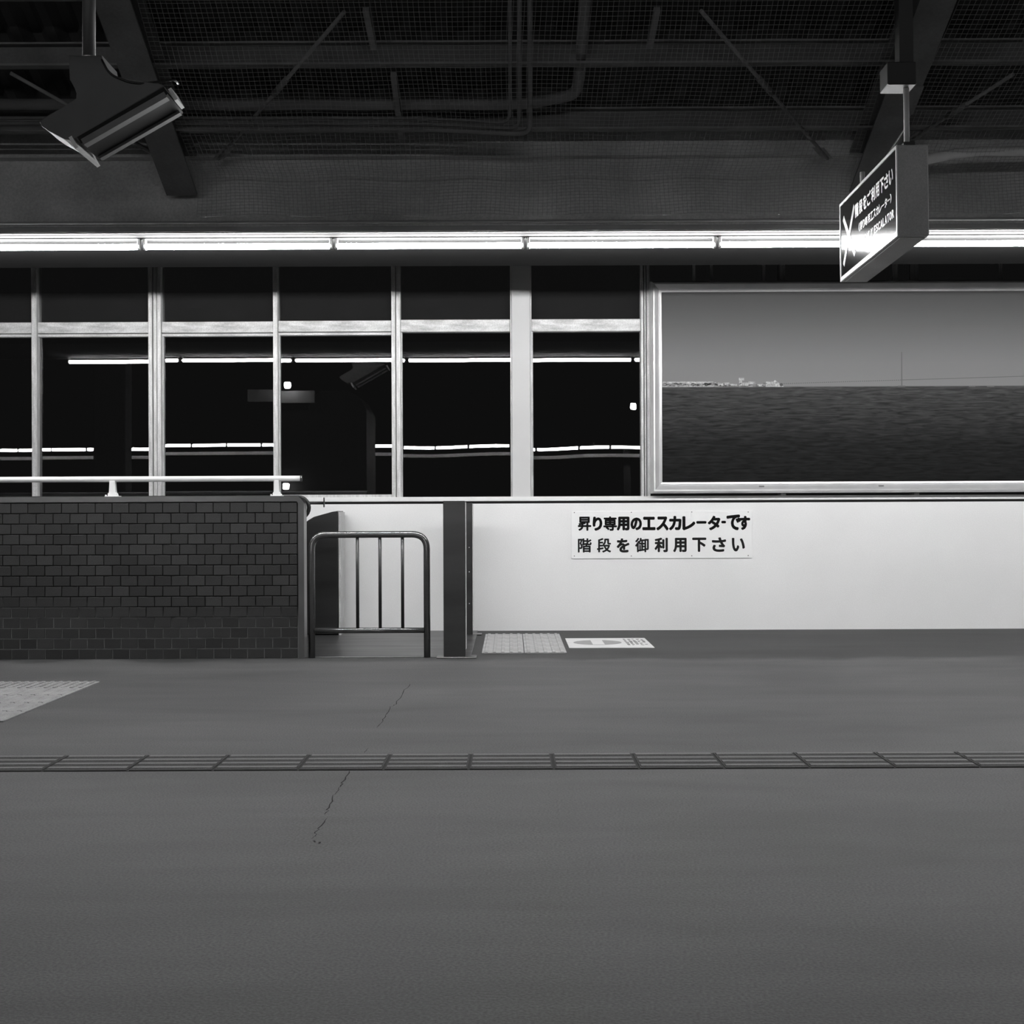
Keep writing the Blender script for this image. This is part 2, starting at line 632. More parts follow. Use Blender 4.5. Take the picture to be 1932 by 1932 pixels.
for i, (x0, x1, tt, tb, ps, tilt) in enumerate(bays):
    def wx(x):
        return (x - CX) * YG / F

    def wz(y):
        return CAM_Z - (y - CY) * YG / F
    X0, X1 = wx(x0), wx(x1)
    w = empty('window_%d' % (i + 1), ((X0 + X1) / 2, YG, ztop))
    tag(w, where[i], 'window', kind='structure')
    p = MB()
    p.box(X0 - 0.01, X1 + 0.01, -0.003, 0.003, wz(ps) - 0.01, wz(tb) + 0.01)
    for v in p.bm.verts:
        v.co.x -= (X0 + X1) / 2
        v.co.z -= (wz(ps) + wz(tb)) / 2
    lo = p.build('pane', glass_mat('window_glass_%d' % (i + 1), i + 1, 0.0026 if i >= 5 else 0.0005), w, True)
    lo.location = (0, 0, (wz(ps) + wz(tb)) / 2 - ztop)
    lo.rotation_euler.x = (tilt - 8.0) / 1000.0     # the panes lean back a touch in their old frames
    p = MB()
    p.box(X0 - 0.01, X1 + 0.01, YG - 0.003, YG + 0.003, wz(tt) - 0.01, zhead)
    p.build('pane', glass_mat('upper_glass_%d' % (i + 1), i + 31, 0.0003, 0.018), w)
    tr = MB()
    tr.box(X0, X1, YG - 0.05, YG + 0.04, wz(tb - (6 if i < 5 else 0)), wz(tt), 0.004)
    tp = tr.build('transom', 'alu_h', w)
    if i < 5:
        tr = MB()
        tr.box(X0, X1, YG - 0.035, YG + 0.03, wz(tb), wz(tb - 5), 0.002)
        tr.build('sash_rail', 'alu_h', tp)
    if i == 4:
        tr = MB()
        tr.box(X0, X1, YG - 0.04, YG + 0.03, ztop - 0.002, wz(ps), 0.003)
        tr.build('sill_rail', 'alu', w)
    for k, (a, b) in enumerate(mull[i]):
        tr = MB()
        big = len(mull[i]) > 1
        yy = YG - (0.07 if (not big or k != 1) else 0.055)
        tr.box(wx(a), wx(b), yy, YG + 0.05, ztop - 0.003, zhead, 0.003)
        tr.build('mullion', 'alu', w)
    if len(mull[i]) > 1:
        tr = MB()
        tr.box(wx(mull[i][0][0]) + 0.003, wx(mull[i][-1][1]) - 0.003, YG - 0.03, YG + 0.045, ztop - 0.001, zhead - 0.01)
        tr.build('mullion_core', 'alu_dark', w)
    if i in (3, 4, 5, 6):       # thin glazing bead at the right-hand edge of the pane's mullion
        tr = MB()
        tr.box(X0, X0 + 0.012, YG - 0.03, YG + 0.01, wz(ps), wz(tb), 0.001)
        tr.build('glazing_bead', 'alu', w)
q = MB()
XC0, XC1 = (964 - CX) * YG / F, (1004 - CX) * YG / F
q.box(XC0 + 0.012, XC1 - 0.012, YG - 0.10, YG + 0.25, ztop - 0.003, zhead, 0.004)
col = q.build('trim_3', 'pillar')
tag(col, 'wide plain white column standing between two of the windows', 'column', kind='structure')
for a, b in ((XC0, XC0 + 0.011), (XC1 - 0.011, XC1)):
    q = MB()
    q.box(a, b, YG - 0.085, YG + 0.05, ztop - 0.003, zhead, 0.002)
    q.build('edge_strip', 'alu', col)

q = MB()
q.box(XL, XR, YG - 0.06, YG + 0.3, zhead, zhead + 0.5)
hd = q.build('wall_head', 'dark')
tag(hd, 'dark wall head above the windows behind the soffit', 'wall', kind='structure')

# ------------------------------------------------------------------ roof over the platform
SL = 0.45


def zr(Y):
    return 2.98 + SL * (8.2 - Y)


ang = math.atan(SL)
q = MB()
pts = []
nn = 0
zoff = 0.40
xs = []
x = XL
k = 0
while x < XR:
    xs.append((x, 0.0 if k % 4 in (0, 1) else 0.045))
    x += 0.05
    k += 1
va = [q.bm.verts.new((a, 8.42, zr(8.42) + zoff + d)) for a, d in xs]
vb = [q.bm.verts.new((a, -1.0, zr(-1.0) + zoff + d)) for a, d in xs]
vc = [q.bm.verts.new((a, 8.42, zr(8.42) + zoff + d + 0.01)) for a, d in xs]
vd = [q.bm.verts.new((a, -1.0, zr(-1.0) + zoff + d + 0.01)) for a, d in xs]
for i in range(len(xs) - 1):
    q.bm.faces.new((va[i], va[i + 1], vb[i + 1], vb[i]))
    q.bm.faces.new((vc[i], vd[i], vd[i + 1], vc[i + 1]))
ce = q.build('ceiling', 'deck')
tag(ce, 'dark corrugated platform roof sloping down toward the windows', 'roof', kind='structure')
q = MB()
q.box(XL, XR, 8.20, 8.46, ztop_f, zr(8.3) + zoff + 0.05)
cl = q.build('trim_4', 'fascia')
tag(cl, 'dim grey closing board between the fascia and the roof', 'board', kind='structure')


def slope_box(mb, x0, x1, Ya, Yb, h0, h1):
    """bar following the roof slope from Ya to Yb, h0..h1 above the rafter soffit line"""
    pts = [(x0, Ya, zr(Ya) + h0), (x0, Yb, zr(Yb) + h0), (x0, Yb, zr(Yb) + h1), (x0, Ya, zr(Ya) + h1)]
    mb.prism(pts, (x1 - x0, 0, 0))


for xc, lab in ((-2.03, 'dark sloping roof beam at upper left behind the tilted monitor'),
                (2.20, 'dark sloping roof beam at upper right above the hanging sign'),
                (-6.2, 'dark sloping roof beam beyond the left edge of the view'),
                (6.4, 'dark sloping roof beam beyond the right edge of the view')):
    r = empty('rafter', (xc, 8.2, 2.98))
    tag(r, lab, 'roof beam', 'sloping roof beams', 'structure')
    q = MB()
    slope_box(q, xc - 0.095, xc + 0.095, 8.21, -0.9, 0.0, 0.014)
    q.build('bottom_flange', 'steel_dark', r)
    q = MB()
    slope_box(q, xc - 0.006, xc + 0.006, 8.21, -0.9, 0.014, 0.236)
    q.build('web', 'steel_dark', r)
    q = MB()
    slope_box(q, xc - 0.095, xc + 0.095, 8.21, -0.9, 0.236, 0.25)
    q.build('top_flange', 'steel_dark', r)
    q = MB()
    slope_box(q, xc - 0.10, xc + 0.10, 7.55, 7.35, -0.012, -0.001)
    q.build('splice_plate', 'steel_dark', r)

for k, (Yp, lab) in enumerate(((8.02, 'lowest roof purlin just above the fascia'), (7.52, 'second roof purlin up from the fascia'),
                               (7.06, 'third roof purlin up, at the top edge of the photograph'), (6.5, 'roof purlin above the top edge of the view'),
                               (5.9, 'roof purlin far above the view'))):
    z0 = zr(Yp) + 0.25
    pr = empty('purlin', (0, Yp, z0))
    tag(pr, lab, 'purlin', 'roof purlins', 'structure')
    q = MB()
    q.box(XL, XR, Yp - 0.012, Yp + 0.006, z0 - 0.005, z0 + 0.125)
    q.build('web', 'steel_dark', pr)
    q = MB()
    q.box(XL, XR, Yp - 0.065, Yp - 0.012, z0 - 0.006, z0 + 0.006)
    q.build('flange', 'steel_pale', pr)
    q = MB()
    q.box(XL, XR, Yp - 0.065, Yp - 0.012, z0 + 0.115, z0 + 0.125)
    q.build('flange', 'steel_pale', pr)

braces = [((650, 22, 7.05), (412, 300, 8.12), 'thin diagonal roof brace left of centre'),
          ((1322, 20, 7.05), (1562, 300, 8.12), 'thin diagonal roof brace right of centre'),
          ((20, 138, 7.4), (310, 300, 8.12), 'thin diagonal roof brace behind the tilted monitor'),
          ((1912, 140, 7.4), (1712, 268, 8.1), 'thin diagonal roof brace right of the sign hanger')]
for a, b, lab in braces:
    A, B = P(*a), P(*b)
    r = empty('roof_brace', (A + B) / 2)
    tag(r, lab, 'brace', 'roof braces', 'structure')
    q = MB()
    q.tube([A, B], 0.011, 8)
    q.build('rod', 'steel_pale', r)
    q = MB()
    d = (B - A).normalized()
    m0 = A + (B - A) * 0.42
    q.tube([m0, m0 + d * 0.16], 0.018, 8)
    q.build('turnbuckle', 'steel_dark', r)
    q = MB()
    q.prism([B - d * 0.13 + Vector((-0.035, 0, 0.0)), B - d * 0.13 + Vector((0.035, 0, 0)), B + Vector((0.035, 0, 0)), B + Vector((-0.035, 0, 0))], (0, 0.008, 0.004))
    q.build('gusset', 'steel_pale', r)

for a, b, wpx, lab in (((742, 145, 7.52), (757, 262, 8.02), 11, 'short strut linking two purlins left of the conduits'),
                       ((690, 22, 7.06), (705, 95, 7.3), 12, 'short strut at the top edge left of the conduits'),
                       ((1240, 22, 7.06), (1226, 92, 7.3), 12, 'short strut at the top edge right of the wide pipe')):
    A, B = P(*a), P(*b)
    w = wpx / 2 * A.y / F
    q = MB()
    q.prism([A + Vector((-w, 0, 0)), A + Vector((w, 0, 0)), B + Vector((w, 0, 0)), B + Vector((-w, 0, 0))], (0, 0.012, 0.03))
    o = q.build('roof_strut', 'steel_pale')
    tag(o, lab, 'strut', 'roof struts')


def bend(pts, r, n=6):
    """round the corners of a polyline"""
    pts = [Vector(p) for p in pts]
    out = [pts[0]]
    for a, b, c in zip(pts, pts[1:], pts[2:]):
        d1, d2 = (a - b), (c - b)
        rr = min(r, d1.length * 0.49, d2.length * 0.49)
        p0, p1 = b + d1.normalized() * rr, b + d2.normalized() * rr
        for k in range(n + 1):
            t = k / n
            out.append(p0 * (1 - t) ** 2 + b * 2 * t * (1 - t) + p1 * t * t)
    out.append(pts[-1])
    return out


for k, (xx, yy, lab) in enumerate(((962, 229, 'leftmost of three thin roof conduits bending left'), (980, 239, 'middle of three thin roof conduits bending left'),
                                   (1000, 249, 'rightmost of three thin roof conduits bending left'))):
    top = P(xx, -60, 6.85)
    cor = P(xx, yy + 4, 7.74)
    p2 = P(880, yy + 1 - 3, 7.74)
    p3 = P(790, yy - 6, 7.74)
    pl = P(-400, yy - 6, 7.74)
    q = MB()
    q.tube(bend([top, cor, p2, p3, pl], 0.08), 0.011 + 0.002 * k, 8)
    o = q.build('conduit', 'pipe')
    tag(o, lab, 'conduit', 'roof conduits')
q = MB()
q.tube(bend([P(1108, -60, 6.85), P(1093, 150, 7.70), P(1085, 178, 7.78), P(1000, 196, 7.85), P(900, 197, 7.85), P(-400, 197, 7.85)], 0.2, 8), 0.033, 12)
o = q.build('drain_pipe', 'pipe')
tag(o, 'wide pipe dropping from the roof and bending left behind the conduits', 'pipe')
q = MB()
q.tube([P(1700, 312, 7.95), P(1752, 300, 7.95), P(1800, 290, 7.95), P(1850, 286, 7.95), P(2100, 284, 7.95)], 0.031, 14)
o = q.build('pale_pipe', 'pipe_pale')
tag(o, 'pale curved pipe behind netting at the right end beside the hanging sign', 'pipe')

# bird netting: thousands of cords, one object
q = MB()


def net_pt(u, v, x0, x1):
    x = x0 + (x1 - x0) * u
    sag = 0.02 * math.sin(math.pi * min(max((v - 0.2) / 0.8, 0), 1)) + 0.012 * math.sin(9 * x + 5 * v) * (1 - v)
    Y = 8.15 - 1.45 * max(0.0, v - 0.22) / 0.78 - 0.03
    z = 2.83 + 0.26 * min(v / 0.22, 1.0) if v < 0.22 else zr(Y) + 0.06
    if v >= 0.22:
        t = min((v - 0.22) / 0.1, 1.0)
        z = (2.83 + 0.26) * (1 - t) + z * t
    return Vector((x + 0.012 * math.sin(7 * v + 3 * x), Y - sag, z - sag))


for (x0, x1) in ((-1.92, 2.08), (2.32, 4.6)):
    nu = int((x1 - x0) / 0.028)
    nv = 62
    for i in range(nu + 1):
        q.tube([net_pt(i / nu, j / 30, x0, x1) for j in range(31)], 0.0011, 3, False)
    for j in range(nv + 1):
        q.tube([net_pt(i / 36, j / nv, x0, x1) for i in range(37)], 0.0011, 3, False)
o = q.build('bird_net', 'net')
tag(o, 'fine square-mesh bird netting hung under the dark roof', 'netting', kind='stuff')

# ------------------------------------------------------------------ fluorescent lamps along the soffit
gap0 = P(268, 463, YT).x
mod = (P(1353, 463, YT).x - P(268, 463, YT).x) / 3
ordinal = {-2: ('glowing tube lamp beyond the left edge, first of the row', 0), -1: ('glowing tube lamp just past the left edge of the photograph', 0)}
names = ['leftmost glowing tube lamp in view, cut by the left edge', 'second glowing tube lamp from the left in view',
         'third glowing tube lamp from the left, above the window left of the column',
         'fourth glowing tube lamp from the left, starting above the white column',
         'fifth glowing tube lamp, running behind the hanging sign', 'rightmost glowing tube lamp in view, right of the hanging sign',
         'glowing tube lamp just past the right edge of the photograph', 'glowing tube lamp two places past the right edge',
         'last glowing tube lamp at the far right end of the row']
lamp0 = None
for k in range(-1, 9):
    x0 = gap0 + mod * (k - 1)
    x1 = x0 + mod
    c = (x0 + x1) / 2
    if lamp0 is None:
        lamp0 = empty('fluorescent_lamp', (c, YT, ZS))
        hl = mod / 2 - 0.020
        q = MB()
        q.tube([(c - hl, YT, ZT), (c + hl, YT, ZT)], 0.0185, 14)
        q.build('tube', 'tube', lamp0)
        for s_ in (-1, 1):
            q = MB()
            q.box(c + s_ * (hl + 0.002) - 0.009, c + s_ * (hl + 0.002) + 0.009, YT - 0.016, YT + 0.016, ZT - 0.022, ZS, 0.003)
            q.build('socket', 'socket', lamp0)
        q = MB()
        q.box(c - mod / 2 + 0.002, c + mod / 2 - 0.002, YT - 0.018, YT + 0.018, ZS - 0.008, ZS - 0.0005, 0.001)
        q.build('batten', 'batten', lamp0)
        o = lamp0
    else:
        o = copy_tree(lamp0)
        o.location.x = c
    tag(o, ordinal[k][0] if k < 0 else names[k], 'lamp', 'tube lamps along the soffit')

# ------------------------------------------------------------------ brick parapet with steel trim
BW, BH = 31.8 * YB / F, 19.65 * YB / F
xr = P(561.5, 1090, YB).x
zt = 15 * BH + 0.004
par = empty('brick_parapet', (-3.4, YB, 0))
tag(par, 'low dark brown brick-tiled parapet with a rounded steel edge at left', 'parapet')
q = MB()
q.box(-7.0, xr + 0.004, YB + 0.007, YB + 0.12, 0.0, zt)
q.build('mortar_bed', 'mortar', par)
XCUT = P(-20, 1090, YB).x
bmats = [mat('brown_tile_%d' % k, 0.037 * f_, 0.6, spec=0.3, var=0.12, scale=3, fine=0.25, fscale=220, bump=0.3, bscale=160)
         for k, f_ in enumerate((0.8, 0.92, 1.0, 1.08, 1.22))]
shared = {}


def brick_mesh(w, m_):
    key = (round(w, 4), m_)
    if key not in shared:
        b = MB()
        b.box(-w / 2, w / 2, 0.0, 0.014, -BH / 2 + 0.0032, BH / 2 - 0.0032, 0.0016)
        me = b.mesh('brick')
        me.materials.append(bmats[m_])
        shared[key] = me
    return shared[key]


rest = MB()
for row in range(15):
    zc = zt - 0.004 - (row + 0.5) * BH
    x = xr
    first = True
    while x > -6.95:
        w = BW * 0.5 if (first and row % 2) else BW
        first = False
        a, b = x - w + 0.0032, x - 0.0032
        if b > XCUT:
            o = bpy.data.objects.new('brick', brick_mesh(b - a, random.choice((0, 1, 1, 2, 2, 2, 3, 3, 4))))
            C.objects.link(o)
            o.parent = par
            o.location = ((a + b) / 2 - par.location.x, random.uniform(-0.0012, 0.0012), zc)
            o.rotation_euler = (random.uniform(-0.004, 0.004), 0, random.uniform(-0.003, 0.003))
        else:
            rest.box(a, b, YB, YB + 0.014, zc - BH / 2 + 0.0032, zc + BH / 2 - 0.0032)
        x -= w
o = rest.build('brick_run', bmats[2], par)
o['kind'] = 'stuff'
# steel trim: one band along the top, round the corner and down the end
x_out = P(574, 1090, YB).x
z_in, z_out = zt + 0.003, P(500, 936, YB).z
x_in = xr + 0.005


def trim_outline(xo, zo, xi, zi, ro, ri):
    out = [(-7.0, zo)]
    for k in range(9):
        a_ = math.pi / 2 * (1 - k / 8)
        out.append((xo - ro + ro * math.cos(a_), zo - ro + ro * math.sin(a_)))
    out += [(xo, 0.0), (xi, 0.0)]
    for k in range(5):
        a_ = math.pi / 2 * k / 4
        out.append((xi - ri + ri * math.cos(a_), zi - ri + ri * math.sin(a_)))
    out.append((-7.0, zi))
    return out


q = MB()
q.prism([(a, YB - 0.003, b) for a, b in trim_outline(x_out, z_out, x_in, z_in, 0.065, 0.018)], (0, 0.123, 0))
q.build('steel_trim', 'stainless', par)

# handrail on the parapet
za, zb = P(290, 903.5, YB).z, z_out
rl = empty('handrail', (-3.0, YB + 0.05, zb))
tag(rl, 'pale round handrail mounted along the top of the brick parapet', 'handrail')
xe = P(566, 903, YB).x
q = MB()
q.tube([(-7.0, YB + 0.05, za), (xe, YB + 0.05, za)], 0.0195, 18)
q.build('rail', 'rail', rl)
q = MB()
q.tube([(xe - 0.004, YB + 0.05, za), (xe + 0.006, YB + 0.05, za)], 0.0215, 18)
q.build('end_cap', 'stainless', rl)
for xx, wv in ((520, 11), (209, 13), (-102, 13), (-413, 13)):
    X = P(xx, 920, YB).x
    w2 = wv / 2 * YB / F
    q = MB()
    q.prism([(X - w2 * 0.8, YB + 0.03, za - 0.012), (X + w2 * 0.8, YB + 0.03, za - 0.012), (X + w2 * 0.85, YB + 0.03, zb + 0.03),
             (X + w2 * 1.3, YB + 0.03, zb + 0.022), (X + w2 * 1.3, YB + 0.03, zb + 0.006), (X - w2 * 1.3, YB + 0.03, zb + 0.006),
             (X - w2 * 1.3, YB + 0.03, zb + 0.022), (X - w2 * 0.85, YB + 0.03, zb + 0.03)], (0, 0.04, 0), 0.002)
    po = q.build('post', 'rail', rl)
    q = MB()
    q.box(X - w2 * 2.0, X + w2 * 2.0, YB + 0.01, YB + 0.09, zb, zb + 0.006, 0.0015)
    for s_ in (-1, 1):
        q.tube([(X + s_ * w2 * 1.75, YB + 0.022, zb + 0.004), (X + s_ * w2 * 1.75, YB + 0.022, zb + 0.014)], 0.006, 8)
    q.build('base_plate', 'rail', po)

# ------------------------------------------------------------------ escalator mouth behind the parapet
esc = empty('escalator', (-1.3, 10.2, 0))
tag(esc, 'escalator entrance behind the brick parapet with black handrail and steel landing plate', 'escalator')
q = MB()
cx_, cz_ = P(563, 951, 9.36).x, P(563, 958, 9.36).z
R = P(583, 951, 9.36).x - cx_
path = [(-7.0, 9.36, cz_ + R)]
for k in range(13):
    a_ = math.pi / 2 - math.pi * k / 12
    path.append((cx_ + R * math.cos(a_), 9.36, cz_ + R * math.sin(a_)))
path.append((-7.0, 9.36, cz_ - R))
q.tube(path, 0.014, 10)
q.build('handrail_belt', 'belt', esc)
q = MB()
q.box(-7.0, cx_ + 0.02, 9.35, 9.37, 0.0, cz_ + R - 0.03)
q.build('balustrade', 'stainless_dk', esc)
q = MB()
q.box(-3.2, P(905, 1215, 9.3).x - 0.06, YB + 0.03, YW - 0.02, 0.0, 0.006, 0.002)
q.build('landing_plate', 'landing', floor, True)
# far balustrade end panel with its sloping top
YE = 10.85
o_ = [(500, 1000), (576, 987), (582, 981), (592, 975), (627, 965.5), (637, 964), (637, 1196), (500, 1196)]
pts = [P(a, b, YE) for a, b in o_]
pts = [Vector((p.x, p.y, max(p.z, 0.006))) for p in pts]
q = MB()
q.prism(pts, (0, 0.36, 0), 0.004)
q.build('end_panel', 'stainless_dk', esc)
q = MB()
p0, p1 = P(637.5, 966, YE), P(642, 966, YE)
q.box(p0.x + 0.001, p1.x, YE + 0.02, YE + 0.3, 0.006, p0.z)
q.build('edge_strip', 'alu', esc)
# small bolt bar between parapet and wall
q = MB()
q.tube([P(560, 949, 10.9), P(611, 949, 10.9)], 0.012, 8)
bolt = q.build('tie_bar', 'belt')
tag(bolt, 'short black horizontal bar beside the rounded corner of the parapet', 'bar')
q = MB()
pf = P(611, 949, 10.9)
q.box(pf.x, pf.x + 0.008, 10.87, 10.90, pf.z - 0.035, pf.z + 0.045, 0.002)
q.build('flange', 'belt', bolt)

# ------------------------------------------------------------------ barrier gate
YGA = 9.20
gt = empty('barrier_gate', (P(697, 1238, YGA).x, YGA, 0))
tag(gt, 'tubular steel barrier with three upright bars closing off the escalator side', 'barrier')
xl_, xr_ = P(588, 1120, YGA).x, P(805.5, 1120, YGA).x
zt_ = P(697, 1008.5, YGA).z
rp = 6.3 * YGA / F
q = MB()
q.tube(bend([(xl_, YGA, 0.0), (xl_, YGA, zt_), (xr_, YGA, zt_), (xr_, YGA, 0.0)], 0.105, 8), rp, 18)
q.build('tube_frame', 'tube_steel', gt)
zl_ = P(697, 1189.5, YGA).z
q = MB()
q.tube([(xl_ + rp * 0.8, YGA, zl_), (xr_ - rp * 0.8, YGA, zl_)], 5.2 * YGA / F, 16)
q.build('lower_rail', 'tube_steel', gt)
for xx in (674.5, 717, 759.5):
    q = MB()
    X = P(xx, 1090, YGA).x
    q.tube([(X, YGA, zl_), (X, YGA, zt_)], 3.1 * YGA / F, 12)
    q.build('upright_bar', 'bar_steel', gt)

# ------------------------------------------------------------------ steel gate posts
def gate_post(Yp, lab, top_px):
    a = P(836.5, 1090, 9.15).x
    b = P(877.5, 1090, 9.15).x
    z1 = P(857, 945, 9.15).z
    r = empty('gate_post', ((a + b) / 2, Yp, 0))
    tag(r, lab, 'post', 'pair of steel gate posts')
    q = MB()
    q.box(a, b, Yp, Yp + 0.09, 0.004, z1, 0.003)
    q.build('column', 'stainless_dk', r)
    q = MB()
    q.box(b + 0.001, b + 0.007, Yp + 0.002, Yp + 0.088, 0.06, z1 - 0.01, 0.001)
    q.build('edge_strip', 'alu', r)
    q = MB()
    q.box(a - 0.05, b + 0.075, Yp - 0.02, Yp + 0.13, 0.0, 0.008, 0.002)
    q.build('base_plate', 'stainless', r)
    for zz in ((0.26, 0.52, 0.72) if Yp > 10 else ()):
        q = MB()
        q.tube([(b - 0.025, Yp + 0.0005, zz), (b - 0.025, Yp - 0.003, zz)], 0.004, 8)
        q.build('rivet', 'rail', r)
    return r


gate_post(9.15, 'tall dark stainless gate post in front, right of the barrier', 945)
gate_post(10.86, 'stainless gate post standing by the white wall, mostly hidden by the front post', 952)

# ------------------------------------------------------------------ wall sign
YS = YW - 0.006
ws = empty('wall_sign', P(1248, 1053, YS))
tag(ws, 'white wall sign with two lines of black Japanese lettering', 'sign')
c0, c1 = P(1078, 964, YS), P(1419, 1053, YS)
zb0, zt0 = P(1248, 1053.5, YS).z, P(1248, 964, YS).z
q = MB()
q.box(c0.x, c1.x, YS - 0.003, YW + 0.001, zb0, zt0, 0.0012)
q.build('plate', 'plate', ws)


def zx(x, y):            # pixel in the enlarged crop -> photo pixel
    return 1060 + x / 4.954, 940 + y / 4.957


line1 = [('昇', 150, 275, 172, 305), ('り', 288, 378, 172, 305), ('専', 388, 515, 170, 305), ('用', 512, 632, 172, 303), ('の', 642, 748, 180, 300),
         ('エ', 752, 875, 172, 300), ('ス', 882, 998, 170, 302), ('カ', 1000, 1118, 165, 300), ('レ', 1125, 1248, 168, 300), ('ー', 1256, 1352, 213, 238),
         ('タ', 1362, 1482, 163, 300), ('ー', 1490, 1534, 210, 236), ('で', 1538, 1672, 152, 300), ('す', 1652, 1760, 165, 298)]
line2 = [('階', 150, 278, 375, 508), ('段', 328, 460, 372, 508), ('を', 512, 632, 375, 508), ('御', 685, 812, 370, 505), ('利', 866, 990, 368, 505),
         ('用', 1040, 1166, 370, 505), ('下', 1218, 1350, 368, 502), ('さ', 1402, 1535, 366, 502), ('い', 1588, 1710, 370, 498)]
for nm, ln, mt, bold in (('lettering_upper', line1, 'ink', 0.0068), ('lettering_lower', line2, 'ink2', 0.0054)):
    q = MB()
    for ch, a, b, t, u in ln:
        xa, yt = zx(a, t)
        xb, yb = zx(b, u)
        A, B = P(xa, yb, YS), P(xb, yt, YS)
        base = P((xa + xb) / 2, 1000, YS)
        letter(q, ch, A.x, B.x, P((xa + xb) / 2, yb, YS).z, P((xa + xb) / 2, yt, YS).z, (0, YS - 0.003, 0), (1, 0, 0), (0, 0, 1), 0.0012, bold * (0.62 if ch in '階段御専昇' else 1.0))
    q.build(nm, mt, ws)
for xx, yy in ((1083.5, 967), (1191, 966.5), (1305, 966), (1411.5, 966), (1083.5, 1049), (1191, 1049), (1305, 1048.5), (1411.5, 1048)):
    q = MB()
    c = P(xx, yy, YS)
    q.tube([(c.x, YS - 0.0025, c.z), (c.x, YS - 0.006, c.z)], 0.0042, 8)
    q.build('screw', 'screw', ws)

# ------------------------------------------------------------------ hanging sign (faces left, hangs end-on)
YN, YFAR = 6.58, 7.72
Lh = (YFAR - YN) / 2
XF = P(1694.5, 360, YN).x
T = 0.152
zn = (P(1694, 272, YN).z + P(1697, 446, YN).z) / 2
zf = (P(1588, 388, YFAR).z + P(1588, 530, YFAR).z) / 2
HH = 0.228
hs = empty('hanging_sign', (XF + T / 2, (YN + YFAR) / 2, (zn + zf) / 2))
hs.rotation_euler.x = -math.atan2(zn - zf, YFAR - YN)
tag(hs, 'dark lightbox sign hung end-on with white lettering and a cross mark', 'sign')
q = MB()
q.box(-T / 2, T / 2, -Lh, Lh, -HH, HH, 0.004)
q.build('case', 'case', hs, True)
q = MB()
q.box(-T / 2 - 0.004, -T / 2 + 0.002, -Lh + 0.018, Lh - 0.018, -HH + 0.024, HH - 0.018)
q.build('face', 'face', hs, True)
for (y0, y1, z0, z1) in ((-Lh, Lh, -HH, -HH + 0.026), (-Lh, Lh, HH - 0.014, HH), (-Lh, -Lh + 0.016, -HH + 0.026, HH - 0.014), (Lh - 0.016, Lh, -HH + 0.026, HH - 0.014)):
    q = MB()
    q.box(-T / 2 - 0.007, -T / 2 + 0.001, y0, y1, z0, z1, 0.0015)
    q.build('rim', 'rim', hs, True)
q = MB()
q.box(-T / 2 + 0.012, T / 2 - 0.012, -Lh + 0.03, Lh - 0.03, -HH - 0.006, -HH + 0.001, 0.002)
q.build('bottom_cover', 'case', hs, True)


def sy(u):
    return Lh - u * 2 * Lh


def sz(v):
    return HH - v * 2 * HH


def sign_text(txt, u0, u1, v0, v1, nm, bold, widths=None):
    q = MB()
    n = len(txt)
    W = widths or [1.0] * n
    tot = sum(W)
    u = u0
    for ch, w in zip(txt, W):
        du = (u1 - u0) * w / tot
        if ch != ' ':
            va, vb_ = v0, v1
            if ch == 'ー':
                va, vb_ = v0 + (v1 - v0) * 0.42, v0 + (v1 - v0) * 0.58
            letter(q, ch, (u + du * 0.06) * 2 * Lh, (u + du * 0.94) * 2 * Lh, sz(vb_), sz(va), (-T / 2 - 0.004, Lh, 0), (0, -1, 0), (0, 0, 1), 0.0012, bold)
        u += du
    q.build(nm, 'white', hs, True)


sign_text('階段をご利用下さい', 0.295, 0.945, 0.20, 0.37, 'lettering_upper', 0.0032)
sign_text('(昇り専用エスカレーター)', 0.36, 0.915, 0.47, 0.575, 'lettering_middle', 0.0018, [0.5, 1, .9, 1, 1, 1, 1, 1, 1, .9, 1, .9, 0.5])
sign_text('UP ONLY ESCALATOR', 0.37, 0.95, 0.665, 0.765, 'lettering_lower', 0.0024, [1, 1, .5, 1, 1, .9, 1, .5, .9, 1, 1, 1, .9, 1, .9, 1, 1])
for (ua, va, ub, vb_) in ((0.07, 0.22, 0.285, 0.80), (0.285, 0.20, 0.07, 0.82)):
    q = MB()
    a, b = Vector((0, sy(ua), sz(va))), Vector((0, sy(ub), sz(vb_)))
    d = (b - a).normalized()
    n_ = Vector((0, -d.z, d.y)) * 0.017
    xo = Vector((-T / 2 - 0.0042 - (0.0006 if ua > 0.1 else 0), 0, 0))
    q.prism([a + n_ + xo, b + n_ + xo, b - n_ + xo, a - n_ + xo], (-0.0012, 0, 0))
    q.build('cross_stroke', 'cross', hs, True)
for yy, top in ((-Lh + 0.10, 0.545), (Lh - 0.20, 0.36)):
    q = MB()
    q.tube([(0, yy, HH + 0.03), (0, yy, top)], 0.0145, 12)
    rod = q.build('hanger_rod', 'pipe_pale', hs, True)
    q = MB()
    q.box(-0.03, 0.03, yy - 0.05, yy + 0.05, HH - 0.002, HH + 0.032, 0.004)
    q.build('bracket', 'dark', rod, True)
q = MB()
q.box(-0.11, 0.035, -Lh + 0.04, -Lh + 0.18, 0.545, 0.66, 0.004)
q.box(-0.04, 0.03, -Lh + 0.07, -Lh + 0.15, 0.655, 1.02)
q.build('ceiling_bracket', 'dark', hs, True)
q = MB()
q.tube([(-0.01, -Lh + 0.10, HH + 0.11), (-0.02, -0.1, HH + 0.05), (-0.03, Lh - 0.2, HH + 0.03)], 0.003, 6)
q.build('cable', 'dark', hs, True)

